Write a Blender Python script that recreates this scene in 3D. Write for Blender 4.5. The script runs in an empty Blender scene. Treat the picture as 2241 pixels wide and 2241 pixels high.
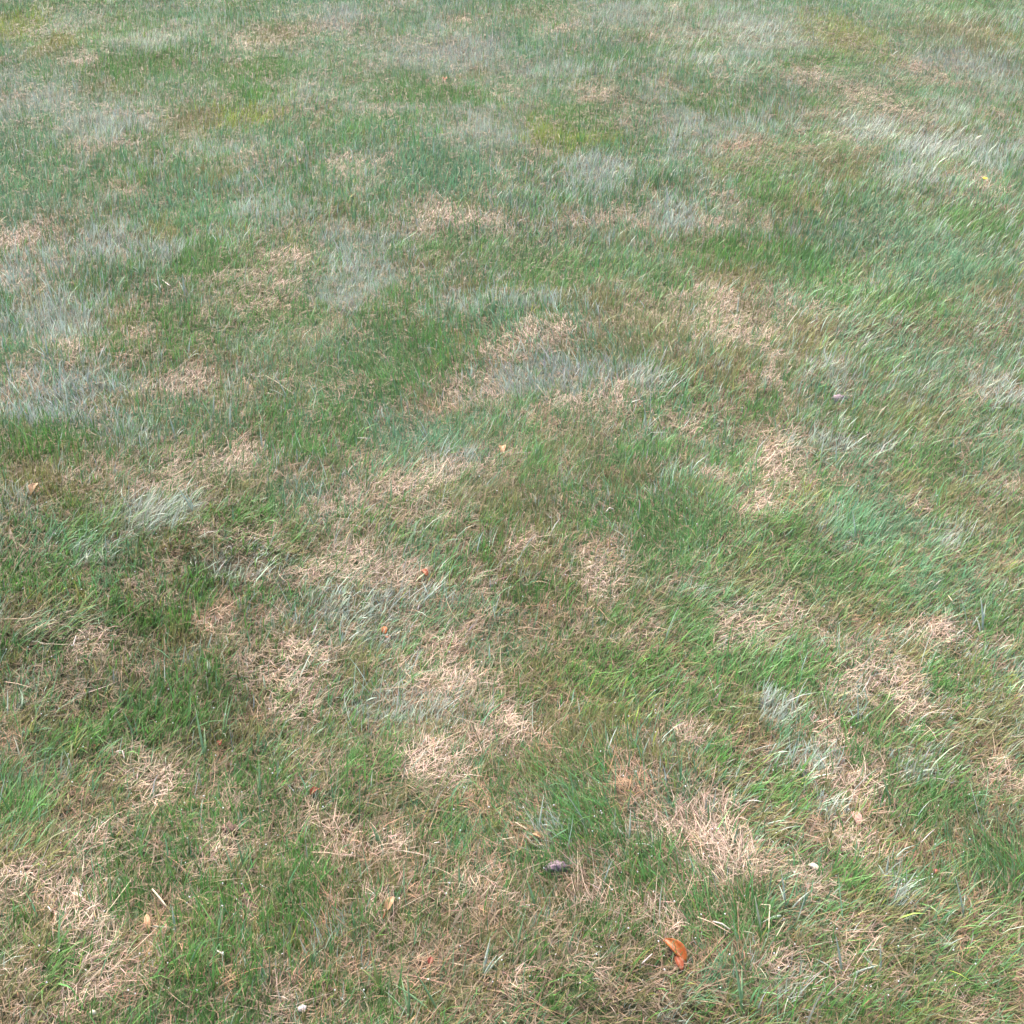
# A patchy, dew-damp lawn seen from standing height: fine green and glaucous, sheen-tinted grass, mats of dead straw,
# broad-leaved grass plants, fallen leaves, clods, straws and a single yellow flower.
import bpy, math, random
import numpy as np
from mathutils import Vector, Matrix, Euler

R = math.radians
scene = bpy.context.scene
COL = scene.collection

# ------------------------------------------------------------------ camera
CAM_H, PITCH, FOV = 1.50, 36.25, 47.5          # metres, degrees below the horizon, degrees
cam_data = bpy.data.cameras.new('camera')
cam = bpy.data.objects.new('camera', cam_data)
COL.objects.link(cam)
cam.location = (0, 0, CAM_H)
cam.rotation_euler = (R(90 - PITCH), 0, 0)
cam_data.sensor_fit = 'HORIZONTAL'
cam_data.angle = R(FOV)
cam_data.clip_start = 0.05
cam_data.clip_end = 500
scene.camera = cam

# ------------------------------------------------------------------ sky, sun, exposure (bright overcast)
SUN_EL, SUN_ROT = 52, -28
world = bpy.data.worlds.new('World')
scene.world = world
world.use_nodes = True
wn, wl = world.node_tree.nodes, world.node_tree.links
sky = wn.new('ShaderNodeTexSky')
sky.sky_type = 'NISHITA'
sky.sun_disc = False
sky.sun_elevation = R(SUN_EL)
sky.sun_rotation = R(SUN_ROT)
sky.air_density = 1.0
sky.dust_density = 6.0
sky.ozone_density = 0.6
wl.new(sky.outputs['Color'], wn['Background'].inputs['Color'])
wn['Background'].inputs['Strength'].default_value = 0.15
sun_data = bpy.data.lights.new('sun', 'SUN')
sun_data.energy = 1.5
sun_data.angle = R(35)
sun_data.color = (1.0, 0.95, 0.88)
sun = bpy.data.objects.new('sun', sun_data)
COL.objects.link(sun)
sd = Vector((math.sin(R(SUN_ROT)) * math.cos(R(SUN_EL)), math.cos(R(SUN_ROT)) * math.cos(R(SUN_EL)), math.sin(R(SUN_EL))))
sun.rotation_euler = sd.to_track_quat('Z', 'Y').to_euler()
sun.location = sd * 20
vs = scene.view_settings
vs.view_transform = 'Standard'
vs.look = 'None'
vs.gamma = 1.0
vs.exposure = 1.68
scene.cycles.max_bounces = 4
scene.cycles.diffuse_bounces = 2
scene.cycles.glossy_bounces = 2
scene.cycles.transmission_bounces = 4
scene.cycles.transparent_max_bounces = 4

# ------------------------------------------------------------------ small maths helpers
rng = np.random.default_rng(7)
rnd = random.Random(11)
F_PX = 1120.5 / math.tan(R(FOV / 2))           # focal length in photograph pixels (2241 wide)
SP, CP = math.sin(R(PITCH)), math.cos(R(PITCH))


def ground_xy(px, py, top=0.0):
    """photograph pixel -> point on the lawn, or below what is seen at the height of the grass tips"""
    u, v = (px - 1120.5) / F_PX, (1120.5 - py) / F_PX
    dy, dz = CP + v * SP, -SP + v * CP
    t = (CAM_H - top) / -dz
    return u * t, dy * t


def to_px(x, y):
    """points of the lawn -> photograph pixels (arrays)"""
    dep = y * CP + CAM_H * SP
    up = y * SP - CAM_H * CP
    return 1120.5 + F_PX * x / dep, 1120.5 - F_PX * up / dep


_lat = rng.random((256, 256)).astype(np.float64)


def vnoise(x, y, s, off=0.0):
    x = x / s + 91.3 + off * 17.13
    y = y / s + 57.7 + off * 9.71
    xi, yi = np.floor(x).astype(int), np.floor(y).astype(int)
    fx, fy = x - xi, y - yi
    fx, fy = fx * fx * (3 - 2 * fx), fy * fy * (3 - 2 * fy)
    a, b = _lat[xi % 256, yi % 256], _lat[(xi + 1) % 256, yi % 256]
    c, d = _lat[xi % 256, (yi + 1) % 256], _lat[(xi + 1) % 256, (yi + 1) % 256]
    return ((a * (1 - fx) + b * fx) * (1 - fy) + (c * (1 - fx) + d * fx) * fy) * 2 - 1


def height(x, y):
    x, y = np.asarray(x, float), np.asarray(y, float)
    return (0.030 * vnoise(x, y, 0.95, 1) + 0.014 * vnoise(x, y, 0.34, 2) + 0.006 * vnoise(x, y, 0.13, 3))


def hz(x, y):
    return float(height(np.array([x]), np.array([y]))[0])


# ------------------------------------------------------------------ materials
def new_mat(name):
    m = bpy.data.materials.new(name)
    m.use_nodes = True
    nt = m.node_tree
    nt.nodes.clear()
    out = nt.nodes.new('ShaderNodeOutputMaterial')
    return m, nt, out


def leafy_output(nt, out, col, rough, transl, spec=0.5):
    p = nt.nodes.new('ShaderNodeBsdfPrincipled')
    p.inputs['Roughness'].default_value = rough
    p.inputs['Specular IOR Level'].default_value = spec
    nt.links.new(col, p.inputs['Base Color'])
    t = nt.nodes.new('ShaderNodeBsdfTranslucent')
    nt.links.new(col, t.inputs['Color'])
    mx = nt.nodes.new('ShaderNodeMixShader')
    mx.inputs[0].default_value = transl
    nt.links.new(p.outputs[0], mx.inputs[1])
    nt.links.new(t.outputs[0], mx.inputs[2])
    nt.links.new(mx.outputs[0], out.inputs['Surface'])
    return p


def mix_col(nt, fac, a, b, mode='MIX'):
    n = nt.nodes.new('ShaderNodeMix')
    n.data_type = 'RGBA'
    n.blend_type = mode
    for s, v in ((n.inputs[0], fac), (n.inputs[6], a), (n.inputs[7], b)):
        if hasattr(v, 'is_output'):
            nt.links.new(v, s)
        else:
            s.default_value = v if not isinstance(v, tuple) else (*v, 1)[:4]
    return n.outputs[2]


def math_node(nt, op, a, b=None):
    n = nt.nodes.new('ShaderNodeMath')
    n.operation = op
    for s, v in zip(n.inputs, (a, b)):
        if v is None:
            continue
        if hasattr(v, 'is_output'):
            nt.links.new(v, s)
        else:
            s.default_value = v
    return n.outputs[0]


def grass_material(name, rough, transl, spec):
    """colour of each blade (attribute 'tint') browning towards its root, darkened there to deepen the gaps; attribute 'along' runs from root to tip"""
    m, nt, out = new_mat(name)
    a = nt.nodes.new('ShaderNodeAttribute')
    a.attribute_name = 'tint'
    sp = nt.nodes.new('ShaderNodeAttribute')
    sp.attribute_name = 'along'
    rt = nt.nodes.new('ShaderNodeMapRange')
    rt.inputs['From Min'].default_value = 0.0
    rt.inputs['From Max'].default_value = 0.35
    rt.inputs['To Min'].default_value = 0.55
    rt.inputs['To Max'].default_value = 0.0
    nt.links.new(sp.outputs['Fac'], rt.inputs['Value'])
    col = mix_col(nt, rt.outputs[0], a.outputs['Color'], (0.115, 0.082, 0.042))  # root brown darkened, painting shade into the gaps between blades
    leafy_output(nt, out, col, rough, transl, spec)
    return m


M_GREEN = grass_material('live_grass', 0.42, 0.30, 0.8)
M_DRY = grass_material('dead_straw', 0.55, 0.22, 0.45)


def plain_material(name, c0, c1, scale=300.0, rough=0.5, transl=0.2, spec=0.5, bump=0.0):
    """two-tone procedural colour with fine grain"""
    m, nt, out = new_mat(name)
    tc = nt.nodes.new('ShaderNodeTexCoord')
    nz = nt.nodes.new('ShaderNodeTexNoise')
    nz.inputs['Scale'].default_value = scale
    nz.inputs['Detail'].default_value = 4
    nt.links.new(tc.outputs['Object'], nz.inputs['Vector'])
    rp = nt.nodes.new('ShaderNodeValToRGB')
    rp.color_ramp.elements[0].position = 0.35
    rp.color_ramp.elements[1].position = 0.65
    rp.color_ramp.elements[0].color = (*c0, 1)
    rp.color_ramp.elements[1].color = (*c1, 1)
    nt.links.new(nz.outputs['Fac'], rp.inputs[0])
    p = leafy_output(nt, out, rp.outputs[0], rough, transl, spec)
    if bump:
        bp = nt.nodes.new('ShaderNodeBump')
        bp.inputs['Strength'].default_value = bump
        bp.inputs['Distance'].default_value = 0.002
        nt.links.new(nz.outputs['Fac'], bp.inputs['Height'])
        nt.links.new(bp.outputs[0], p.inputs['Normal'])
    return m


def ground_material():
    m, nt, out = new_mat('soil_and_thatch')
    tc = nt.nodes.new('ShaderNodeTexCoord')
    n1 = nt.nodes.new('ShaderNodeTexNoise')
    n1.inputs['Scale'].default_value = 90
    n1.inputs['Detail'].default_value = 6
    nt.links.new(tc.outputs['Object'], n1.inputs['Vector'])
    n2 = nt.nodes.new('ShaderNodeTexNoise')
    n2.inputs['Scale'].default_value = 3.0
    n2.inputs['Detail'].default_value = 5
    nt.links.new(tc.outputs['Object'], n2.inputs['Vector'])
    r1 = nt.nodes.new('ShaderNodeValToRGB')
    r1.color_ramp.elements[0].position, r1.color_ramp.elements[1].position = 0.3, 0.7
    r1.color_ramp.elements[0].color = (0.045, 0.032, 0.018, 1)
    r1.color_ramp.elements[1].color = (0.16, 0.12, 0.065, 1)
    nt.links.new(n1.outputs['Fac'], r1.inputs[0])
    r2 = nt.nodes.new('ShaderNodeMapRange')
    r2.inputs['From Min'].default_value, r2.inputs['From Max'].default_value = 0.35, 0.6
    nt.links.new(n2.outputs['Fac'], r2.inputs['Value'])
    col = mix_col(nt, r2.outputs[0], r1.outputs[0], (0.075, 0.105, 0.045))
    p = nt.nodes.new('ShaderNodeBsdfPrincipled')
    p.inputs['Roughness'].default_value = 0.9
    nt.links.new(col, p.inputs['Base Color'])
    bp = nt.nodes.new('ShaderNodeBump')
    bp.inputs['Strength'].default_value = 0.8
    bp.inputs['Distance'].default_value = 0.01
    nt.links.new(n1.outputs['Fac'], bp.inputs['Height'])
    nt.links.new(bp.outputs[0], p.inputs['Normal'])
    nt.links.new(p.outputs[0], out.inputs['Surface'])
    return m


# ------------------------------------------------------------------ the ground sheet (to the horizon)
def build_ground():
    def axis(lo, hi, fine_lo, fine_hi, step):
        out = list(np.arange(fine_lo, fine_hi + 1e-6, step))
        d, v = step, fine_hi
        while v < hi:
            d *= 1.35
            v += d
            out.append(min(v, hi))
        d, v = step, fine_lo
        while v > lo:
            d *= 1.35
            v -= d
            out.insert(0, max(v, lo))
        return np.array(out)
    xs, ys = axis(-150, 150, -4.6, 4.6, 0.05), axis(-30, 300, 0.2, 10.4, 0.05)
    X, Y = np.meshgrid(xs, ys)
    Z = height(X, Y)
    n, k = len(xs), len(ys)
    co = np.stack([X.ravel(), Y.ravel(), Z.ravel()], 1)
    i = np.arange(n * k).reshape(k, n)
    faces = np.stack([i[:-1, :-1].ravel(), i[:-1, 1:].ravel(), i[1:, 1:].ravel(), i[1:, :-1].ravel()], 1)
    me = bpy.data.meshes.new('ground')
    me.from_pydata(co.tolist(), [], faces.tolist())
    me.shade_smooth()
    me.materials.append(ground_material())
    o = bpy.data.objects.new('ground', me)
    o['kind'] = 'structure'
    o['label'] = 'brown soil and thatch under the patchy lawn'
    COL.objects.link(o)
    return o


build_ground()

# ------------------------------------------------------------------ what grows where
# One line of patches per ninth of the photograph: kind, centre x y, half width, half height (in a 2.576x enlargement of that ninth).
#   G green  Y yellow-green  T teal green  S silvery (glaucous, with sky sheen painted in)  O olive  D straw  R red-brown straw  K thin, hollow ; a trailing + means strong
TILES = {
    'A': (0, 0), 'B': (745, 0), 'C': (1491, 0), 'D': (0, 745), 'E': (745, 745), 'F': (1491, 745),
    'G': (0, 1491), 'H': (745, 1491), 'I': (1491, 1491)}
PATCHES = {
'A': """Y+ 80 140 110 70;Y 1330 640 180 70;O 1090 640 120 70;R 1300 570 60 40;D 1060 740 60 40;O+ 270 260 80 60;D+ 460 325 90 30;D 300 380 30 15;
G 680 385 240 45;G+ 900 325 160 45;G+ 1400 375 200 55;O 600 480 150 40;D+ 1400 230 180 45;D 1780 140 90 40;O 1550 190 100 50;S 250 540 200 100;S+ 560 680 220 80;
S 30 410 60 40;S+ 1900 100 80 60;S 900 220 200 50;D 640 800 100 40;D+ 420 800 80 35;R 330 850 60 30;G+ 1370 540 80 60;O+ 1190 990 110 60;D 1900 940 80 60;D 1400 860 80 40;
T 1100 1150 250 120;S+ 1400 1130 100 60;R 690 1060 80 30;D 700 1090 60 30;D 430 1110 60 30;O+ 900 1270 90 70;G 960 1320 70 60;G+ 1130 1490 90 80;D+ 80 1370 100 50;S+ 700 1350 200 80;
S 140 1520 150 80;D 230 1530 150 80;D+ 90 1550 60 40;S+ 950 1430 60 50;D+ 1600 1620 120 50;D 1200 1590 150 50;D 1700 1440 120 50;D 1480 1490 80 40;G 800 1740 160 60;O 700 1760 100 60;
G+ 1020 1780 60 60;R 740 1840 70 50;D+ 740 1875 70 40;D 1090 1760 70 30;D 1420 1700 100 40;S 250 1780 250 120;S 400 1850 150 80;D 150 1750 80 60;G 1700 1750 200 70;R 1850 1830 70 50;T 150 740 200 100;T 250 1000 260 120""",
'B': """S+ 700 270 330 70;S 520 100 80 60;T+ 1020 270 120 80;S 1150 390 250 50;S 1650 120 200 60;G+ 460 520 220 50;O 740 390 60 40;R+ 600 440 60 35;D 930 520 90 30;D 430 600 40 25;G+ 690 520 100 40;
D 660 120 120 50;D 1220 160 200 60;R+ 1780 190 100 30;D 1900 90 60 40;D 200 640 70 50;D 1450 530 80 40;D 1830 480 70 50;R 1430 545 60 30;G+ 1370 690 140 80;Y+ 1200 740 150 60;Y 1400 760 140 50;
T+ 600 1000 280 90;S 800 780 200 100;D 700 770 60 50;D+ 260 940 80 35;D 80 960 120 60;D 170 1040 80 40;R+ 1070 870 70 40;R 1230 920 50 30;D 880 980 120 80;S+ 1450 950 150 80;S 1880 700 80 150;
D 1650 1130 120 70;D+ 1560 1210 200 45;R+ 1690 1235 100 45;S+ 1850 1200 100 80;D+ 620 1230 220 70;O 740 1150 80 40;G+ 550 1370 250 55;G+ 1250 1440 240 75;O 1150 1590 200 60;G+ 1150 1530 220 60;G 1000 1420 150 50;
O+ 480 1430 100 45;R 1010 1530 60 30;S+ 150 1480 180 150;S+ 60 1620 120 80;D 370 1560 60 50;D 200 1660 50 40;G 300 1660 100 70;O 700 1570 100 40;S+ 900 1640 250 60;T 800 1750 250 80;G+ 400 1850 250 70;G 150 1760 100 60;
D+ 1000 1880 200 60;D 1250 1830 200 80;K 1350 1720 80 25;O 1500 1650 200 70;O 1700 1800 250 120;D 1750 1800 200 90;D 1870 1630 80 50;G 1800 1550 150 60;T 650 850 200 80""",
'C': """S 300 200 300 110;D 100 90 120 35;G 170 260 100 40;O 900 240 180 100;Y 900 210 150 90;G 850 380 200 60;S+ 1650 370 200 70;D+ 1330 385 50 35;D 1450 450 200 70;O 1600 200 250 100;D+ 760 480 100 35;D 330 630 50 25;
G 760 590 80 40;D+ 1000 570 180 50;D+ 1150 660 250 45;R 780 660 50 30;S+ 1080 740 120 50;S+ 1420 830 160 55;D 300 790 150 30;R+ 300 820 110 30;S+ 60 700 80 60;S 300 720 150 45;O+ 930 930 150 70;R 950 900 110 60;D+ 920 820 50 45;
R 680 860 100 40;G 790 800 60 40;R 1480 960 60 50;D 1780 640 80 60;R 1720 690 60 40;R 1900 600 50 40;G+ 500 1040 120 60;O 650 1090 90 50;D 700 1120 80 40;D+ 1680 1060 110 90;S 1250 1000 150 60;D 300 1080 150 60;D 200 1230 300 110;
G+ 300 1390 300 55;G+ 1650 1270 120 80;T 1100 1300 280 130;T 1880 1130 80 60;D 900 1210 60 30;R 540 1430 80 50;O 300 1520 250 60;G 700 1480 120 80;G 850 1580 150 80;D 200 1660 250 90;O 400 1740 80 60;D+ 750 1720 120 40;
T+ 1500 1500 230 120;O 1700 1650 100 80;D+ 300 1850 300 90;G 1300 1750 150 100;O 700 1880 150 60;S 1750 880 200 80;S 1500 620 100 60""",
'D': """D 420 90 120 60;R 690 85 50 40;S+ 400 200 280 70;D+ 260 240 90 50;D 100 200 120 50;R 40 350 50 80;D+ 560 350 80 50;S+ 330 370 200 60;S+ 620 470 200 70;D 850 240 120 60;D 1050 200 120 60;G+ 300 530 300 70;O 480 580 120 50;
T 1000 380 280 90;O 700 280 120 50;G+ 1500 370 70 50;G+ 1760 500 200 85;T 1700 400 150 60;O 1750 640 170 60;R 1760 670 150 50;K 1620 670 30 20;D+ 1330 600 100 35;D 1150 650 200 70;D 350 690 150 50;R 640 650 70 50;R+ 190 860 50 30;
O 150 740 150 80;O 350 830 150 60;D 900 800 230 100;S+ 900 900 200 60;S+ 800 1000 200 70;D 780 850 120 60;O 1100 900 120 60;D+ 1080 1050 110 55;G+ 1380 950 120 60;D+ 1830 930 90 75;T+ 250 1150 250 120;G+ 150 1300 200 140;G+ 450 1060 150 70;
S 450 1170 150 80;S 50 900 100 60;O 920 1140 120 40;R+ 960 1220 70 40;K+ 850 1290 90 50;G 1070 1300 80 50;T+ 630 1320 80 80;S+ 1300 1240 190 50;D+ 1410 1280 90 45;D+ 1700 1270 110 45;D 1400 1090 120 60;D 600 1420 100 50;O 200 1450 200 60;
D+ 250 1620 200 45;D 800 1430 150 40;G+ 850 1560 180 75;G 640 1470 50 40;D+ 1200 1600 75 60;R+ 1150 1540 100 70;O 1000 1640 100 60;D 1560 1560 70 50;R 1450 1560 60 40;G 250 1730 250 50;D+ 550 1710 140 40;K 620 1750 60 25;
R 960 1780 100 50;D+ 420 1740 40 30;D+ 1650 1800 200 110;S 1850 1650 100 60;G+ 1200 1790 60 80;D 750 1870 100 40;G 950 1890 150 50;D 1880 1230 80 60;O 1300 780 200 80;T 1700 820 200 60""",
'E': """G+ 300 130 300 110;G 650 60 120 60;D 950 60 120 60;D+ 650 190 150 75;D+ 860 200 80 60;S+ 1200 140 300 70;S 1100 200 150 60;D+ 1290 300 90 55;D+ 1550 270 120 80;O 480 270 100 50;D 1820 100 100 60;O 1700 50 150 60;S 1700 200 100 80;
R+ 610 360 80 35;R+ 1170 410 55 55;G+ 30 380 80 150;T+ 420 500 230 90;G 1080 290 120 40;O 1300 540 150 80;D 1480 500 70 50;R 920 590 50 40;D 150 580 80 40;D+ 650 690 200 55;S 600 620 150 60;D 1310 650 120 50;G 1100 620 60 80;
G+ 1750 620 200 55;O 1650 720 150 50;D 300 780 240 80;R 200 830 120 60;O 850 830 250 80;G+ 1750 930 250 110;G+ 1430 1030 60 40;G+ 1800 1130 150 100;D+ 40 880 60 60;O 1100 920 150 80;D+ 1040 1070 70 50;T 550 1130 150 80;D+ 150 1200 150 90;
S+ 150 1410 230 100;D+ 280 1280 90 60;D 750 1250 100 60;G+ 1080 1340 190 55;G 600 1190 120 50;D+ 1400 1290 100 100;R 1450 1200 150 55;R 1170 1420 80 40;O 1750 1330 80 100;D 1880 1350 80 50;D+ 340 1480 100 80;D 880 1490 80 40;D+ 600 1610 90 50;
R 640 1680 80 40;T 560 1460 120 50;T 900 1660 150 80;D 1650 1590 200 60;G+ 1600 1780 250 90;G 1650 1490 150 60;D+ 550 1830 250 85;O 100 1800 120 80;D 1880 1850 80 60;O 1050 1800 100 80;S 150 1620 180 50;D 100 1560 80 40""",
'F': """O 200 150 250 100;D+ 560 120 120 50;D+ 430 240 100 45;D 180 340 80 50;D 580 320 80 80;G 1130 140 80 60;T 1250 100 200 100;T 1650 100 200 80;S 1800 300 150 100;R 1660 260 60 80;D 1720 350 150 80;R 1350 530 80 50;O 1300 430 200 80;
G 400 370 150 50;S 870 180 80 60;D+ 500 700 150 120;S+ 900 600 220 70;D 620 560 60 60;D 50 500 80 60;T+ 1000 700 200 80;T+ 1050 900 110 80;T+ 1180 1030 230 70;G+ 1400 660 200 70;T 1700 700 150 100;D 1880 850 80 80;G 330 650 80 90;
G+ 100 1050 200 100;G 600 1100 150 80;D+ 430 940 70 45;D 380 1010 80 40;D 180 760 60 40;D 1300 900 150 55;O 1400 800 200 60;O 1800 1000 150 80;S 1500 1060 150 80;R 1045 1270 60 40;D 900 780 80 50;G+ 850 1250 200 80;T 1500 1330 250 120;
O 330 1320 100 50;D+ 310 1590 165 105;D+ 590 1490 110 60;G+ 50 1570 80 120;O 900 1480 200 80;R 950 1530 80 40;D+ 1370 1580 130 45;D+ 1480 1640 80 55;G+ 450 1790 300 85;O 1300 1740 150 60;D+ 1000 1850 150 75;D 1850 1700 80 60;G+ 1500 1850 100 80;
O 1600 1800 80 60;G 1800 1500 150 100;D 1250 1800 100 60;O 120 880 100 60;T 250 560 100 60;R 600 970 50 40""",
'G': """O 250 220 200 80;D 250 130 80 50;D 460 60 50 40;K 50 90 80 30;G+ 420 260 110 55;G+ 880 120 250 90;G 1050 50 120 60;R 600 130 60 60;K 720 310 50 30;D+ 1650 130 120 85;O 1300 250 150 80;R 80 330 100 50;D+ 910 490 130 55;K 860 500 30 20;
D 700 400 80 30;R+ 480 620 80 50;G+ 1430 500 120 80;T 1530 340 50 30;O 600 560 80 50;D 1720 400 80 50;G 80 700 100 50;D+ 540 890 60 30;R 150 850 120 60;O 200 880 120 60;G+ 1380 750 200 55;K+ 1400 830 80 35;G 930 950 100 80;D 1200 930 120 50;
G+ 1680 950 100 90;D+ 100 1080 120 50;G+ 1620 1200 140 140;G+ 1230 1220 90 80;D+ 420 1200 110 65;D+ 500 1370 105 65;D+ 510 1390 90 50;D 300 1420 40 30;O 200 1450 100 50;G 700 1150 120 60;D 1430 1340 80 50;D 1100 1220 40 30;R+ 830 1370 30 60;G+ 300 1600 110 65;
G 60 1440 80 50;D+ 550 1640 180 55;R 700 1680 80 40;D+ 450 1740 80 55;D 100 1560 100 60;K 450 1690 40 20;G+ 1050 1780 250 95;R 1250 1680 60 30;D 1600 1800 120 60;G 450 1860 120 50;D 1900 850 60 150;R 1850 1200 70 110;D 1750 730 60 40;G 1050 680 100 60;K 1150 790 60 25;
O 1050 350 120 60;R 1250 370 60 30;D 1350 620 60 40""",
'H': """S+ 350 110 280 100;D+ 550 40 150 40;D+ 950 220 100 85;D+ 960 210 90 75;D+ 700 300 130 50;D+ 420 420 125 75;D+ 420 420 110 70;D+ 650 490 105 55;R 1150 280 40 20;G+ 250 410 40 50;G+ 60 450 80 140;O 250 600 180 90;G 1150 500 290 130;O 1000 480 200 110;O 1250 520 200 110;D 1100 520 150 80;T 1300 600 200 100;O 1350 150 200 100;
R 1250 110 60 40;R+ 1620 590 90 50;D 1450 600 50 40;R+ 800 690 70 60;D 80 850 130 60;R 60 860 110 50;D+ 290 830 65 55;R+ 1020 860 80 40;D+ 1800 850 120 90;G+ 1750 1080 140 110;S 1150 850 120 60;G 1350 800 200 150;G 1130 1040 150 60;R 750 1040 60 80;
O 1150 1130 120 60;D 760 1180 130 60;R 800 1200 100 50;D 1330 1220 60 25;D 220 1220 40 30;D+ 1800 1330 140 90;D 1450 1240 80 60;G 1450 1350 200 100;O 900 1430 120 60;G 550 1300 120 60;D 1420 1640 80 40;D 990 1710 60 40;G 250 1800 200 80;R 50 1700 60 80;
S 1880 1830 80 60;K 350 1560 60 30;K 1200 1100 30 20;R 400 1000 150 80;O 150 1000 120 80;G 1000 1550 150 80;R 500 1600 120 60;G 1250 1780 150 80;O 650 1800 150 80;D 1850 1780 80 60""",
'I': """G+ 100 60 150 60;O 300 130 150 80;D 100 250 120 60;G+ 250 360 80 80;R 350 330 60 60;S+ 560 130 80 80;T+ 640 270 80 60;D 760 180 120 60;D+ 870 270 120 55;D+ 1280 60 70 45;G 1050 200 180 70;D+ 930 470 180 75;S 750 380 150 60;G+ 580 580 120 100;
G+ 1480 560 170 105;S 1400 420 150 35;D+ 1800 470 110 75;O 1750 250 120 80;D+ 180 900 125 125;D+ 190 920 100 100;D+ 330 1020 110 55;D 60 750 80 60;D 260 750 80 60;R+ 740 790 60 40;R 980 750 50 40;S 880 680 80 80;D 1000 600 100 50;O 1250 830 150 80;
R 1230 920 80 60;G+ 1850 1050 190 150;T 1750 1000 100 100;G+ 950 1130 110 80;D 680 1150 120 60;G+ 300 1320 180 80;T 600 1250 80 80;S 1200 1180 70 70;O 1050 1250 100 50;R 1650 1250 80 60;D 1030 1480 120 60;O 1250 1530 120 60;R 250 1560 100 50;
D 900 1720 250 80;D 520 1620 100 60;T 200 1730 150 100;D+ 1550 1870 60 60;R+ 1900 1850 60 40;G 900 1850 150 60;K+ 1480 1650 180 130;G 1600 1750 150 80;R 1620 1490 60 40;G 1400 700 120 60;D 1000 900 150 70;K 1850 1380 100 60;S 650 1780 120 80"""}
KINDS = 'GYTSODRK'
ZK = 2.576
_px, _kd = [], []
for tile, text in PATCHES.items():
    ox, oy = TILES[tile]
    for item in text.replace('\n', '').split(';'):
        k, cx, cy, rx, ry = item.split()
        _px.append((ox + float(cx) / ZK, oy + float(cy) / ZK, float(rx) / ZK, float(ry) / ZK, 2.0 if '+' in k else 1.0))
        _kd.append(KINDS.index(k[0]))
_px = np.array(_px)
# every patch becomes an ellipse lying on the lawn, in metres
PAT = []
for (cx, cy, rx, ry, s), k in zip(_px, _kd):
    tp = 0.008 if k in (5, 6, 7) else 0.018
    x0, y0 = ground_xy(cx, cy, tp)
    xr, _ = ground_xy(cx + rx, cy, tp)
    _, ya = ground_xy(cx, cy - ry, tp)
    _, yb = ground_xy(cx, cy + ry, tp)
    PAT.append((x0, y0, max(xr - x0, 0.02), max((ya - yb) / 2, 0.03), s, k))


def growth(x, y):
    """relative weight of each kind of grass at points of the lawn -> (n, 8)"""
    n = len(x)
    am = np.clip(y / 3.2, 0.35, 1.2)
    wx = x + am * (0.030 * vnoise(x, y, 0.10, 5) + 0.022 * vnoise(x, y, 0.035, 6))
    wy = y + am * (0.050 * vnoise(x, y, 0.12, 7) + 0.030 * vnoise(x, y, 0.04, 8))
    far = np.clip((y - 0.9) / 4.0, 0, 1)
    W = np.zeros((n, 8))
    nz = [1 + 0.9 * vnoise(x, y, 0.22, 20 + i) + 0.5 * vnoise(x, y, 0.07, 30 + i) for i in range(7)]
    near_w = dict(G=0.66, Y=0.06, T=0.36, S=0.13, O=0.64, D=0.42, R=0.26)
    far_w = dict(G=0.55, Y=0.06, T=1.20, S=0.62, O=0.22, D=0.07, R=0.02)  # large silvery share far off paints grazing sky sheen into the grass
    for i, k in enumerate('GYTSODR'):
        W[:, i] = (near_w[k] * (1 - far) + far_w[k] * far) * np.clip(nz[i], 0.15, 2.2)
    for x0, y0, rx, ry, s, k in PAT:
        sel = np.nonzero((np.abs(wx - x0) < rx * 2.2) & (np.abs(wy - y0) < ry * 2.2))[0]
        if not len(sel):
            continue
        d2 = ((wx[sel] - x0) / rx) ** 2 + ((wy[sel] - y0) / ry) ** 2
        W[sel, k] += s * (1.9 if k in (5, 6) else 3.4) * (1 + (0.15 if k in (5, 6) else 0.65) * min(1, max(0, (y0 - 1.5) / 3))) * np.exp(-(d2 ** (0.78 if k in (5, 6) else 1.1)))
    return W


# which way the blades are swept: tile, x, y, rx, ry, direction in degrees (0 = to the right, 90 = away), how far they lie over
FLOW = [('F', 1200, 500, 900, 700, 22, 0.55), ('C', 1300, 1400, 700, 500, 30, 0.50), ('H', 1300, 750, 500, 500, 165, 0.68), ('I', 100, 1200, 300, 500, 150, 0.7),
        ('D', 400, 1150, 300, 200, 20, 0.8), ('D', 300, 1650, 400, 150, 10, 0.95), ('D', 850, 980, 200, 120, 30, 0.9), ('D', 400, 350, 400, 150, 150, 0.85),
        ('G', 150, 900, 300, 400, 25, 0.8), ('G', 400, 1650, 400, 200, 25, 0.8), ('I', 1750, 1000, 250, 200, 150, 0.85), ('E', 600, 700, 400, 200, 30, 0.7),
        ('E', 300, 1300, 400, 300, 40, 0.6), ('B', 1100, 1450, 500, 150, 20, 0.6), ('E', 1750, 1000, 300, 250, 140, 0.5), ('E', 250, 120, 350, 150, 160, 0.6),
        ('A', 700, 1000, 900, 900, 60, 0.35), ('B', 800, 500, 900, 500, 80, 0.3)]
FLOWP = []
for t, cx, cy, rx, ry, a, ln in FLOW:
    cx, cy = TILES[t][0] + cx / ZK, TILES[t][1] + cy / ZK
    x0, y0 = ground_xy(cx, cy)
    FLOWP.append((x0, y0, ground_xy(cx + rx / ZK, cy)[0] - x0, (ground_xy(cx, cy - ry / ZK)[1] - ground_xy(cx, cy + ry / ZK)[1]) / 2, R(a), ln))


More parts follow.
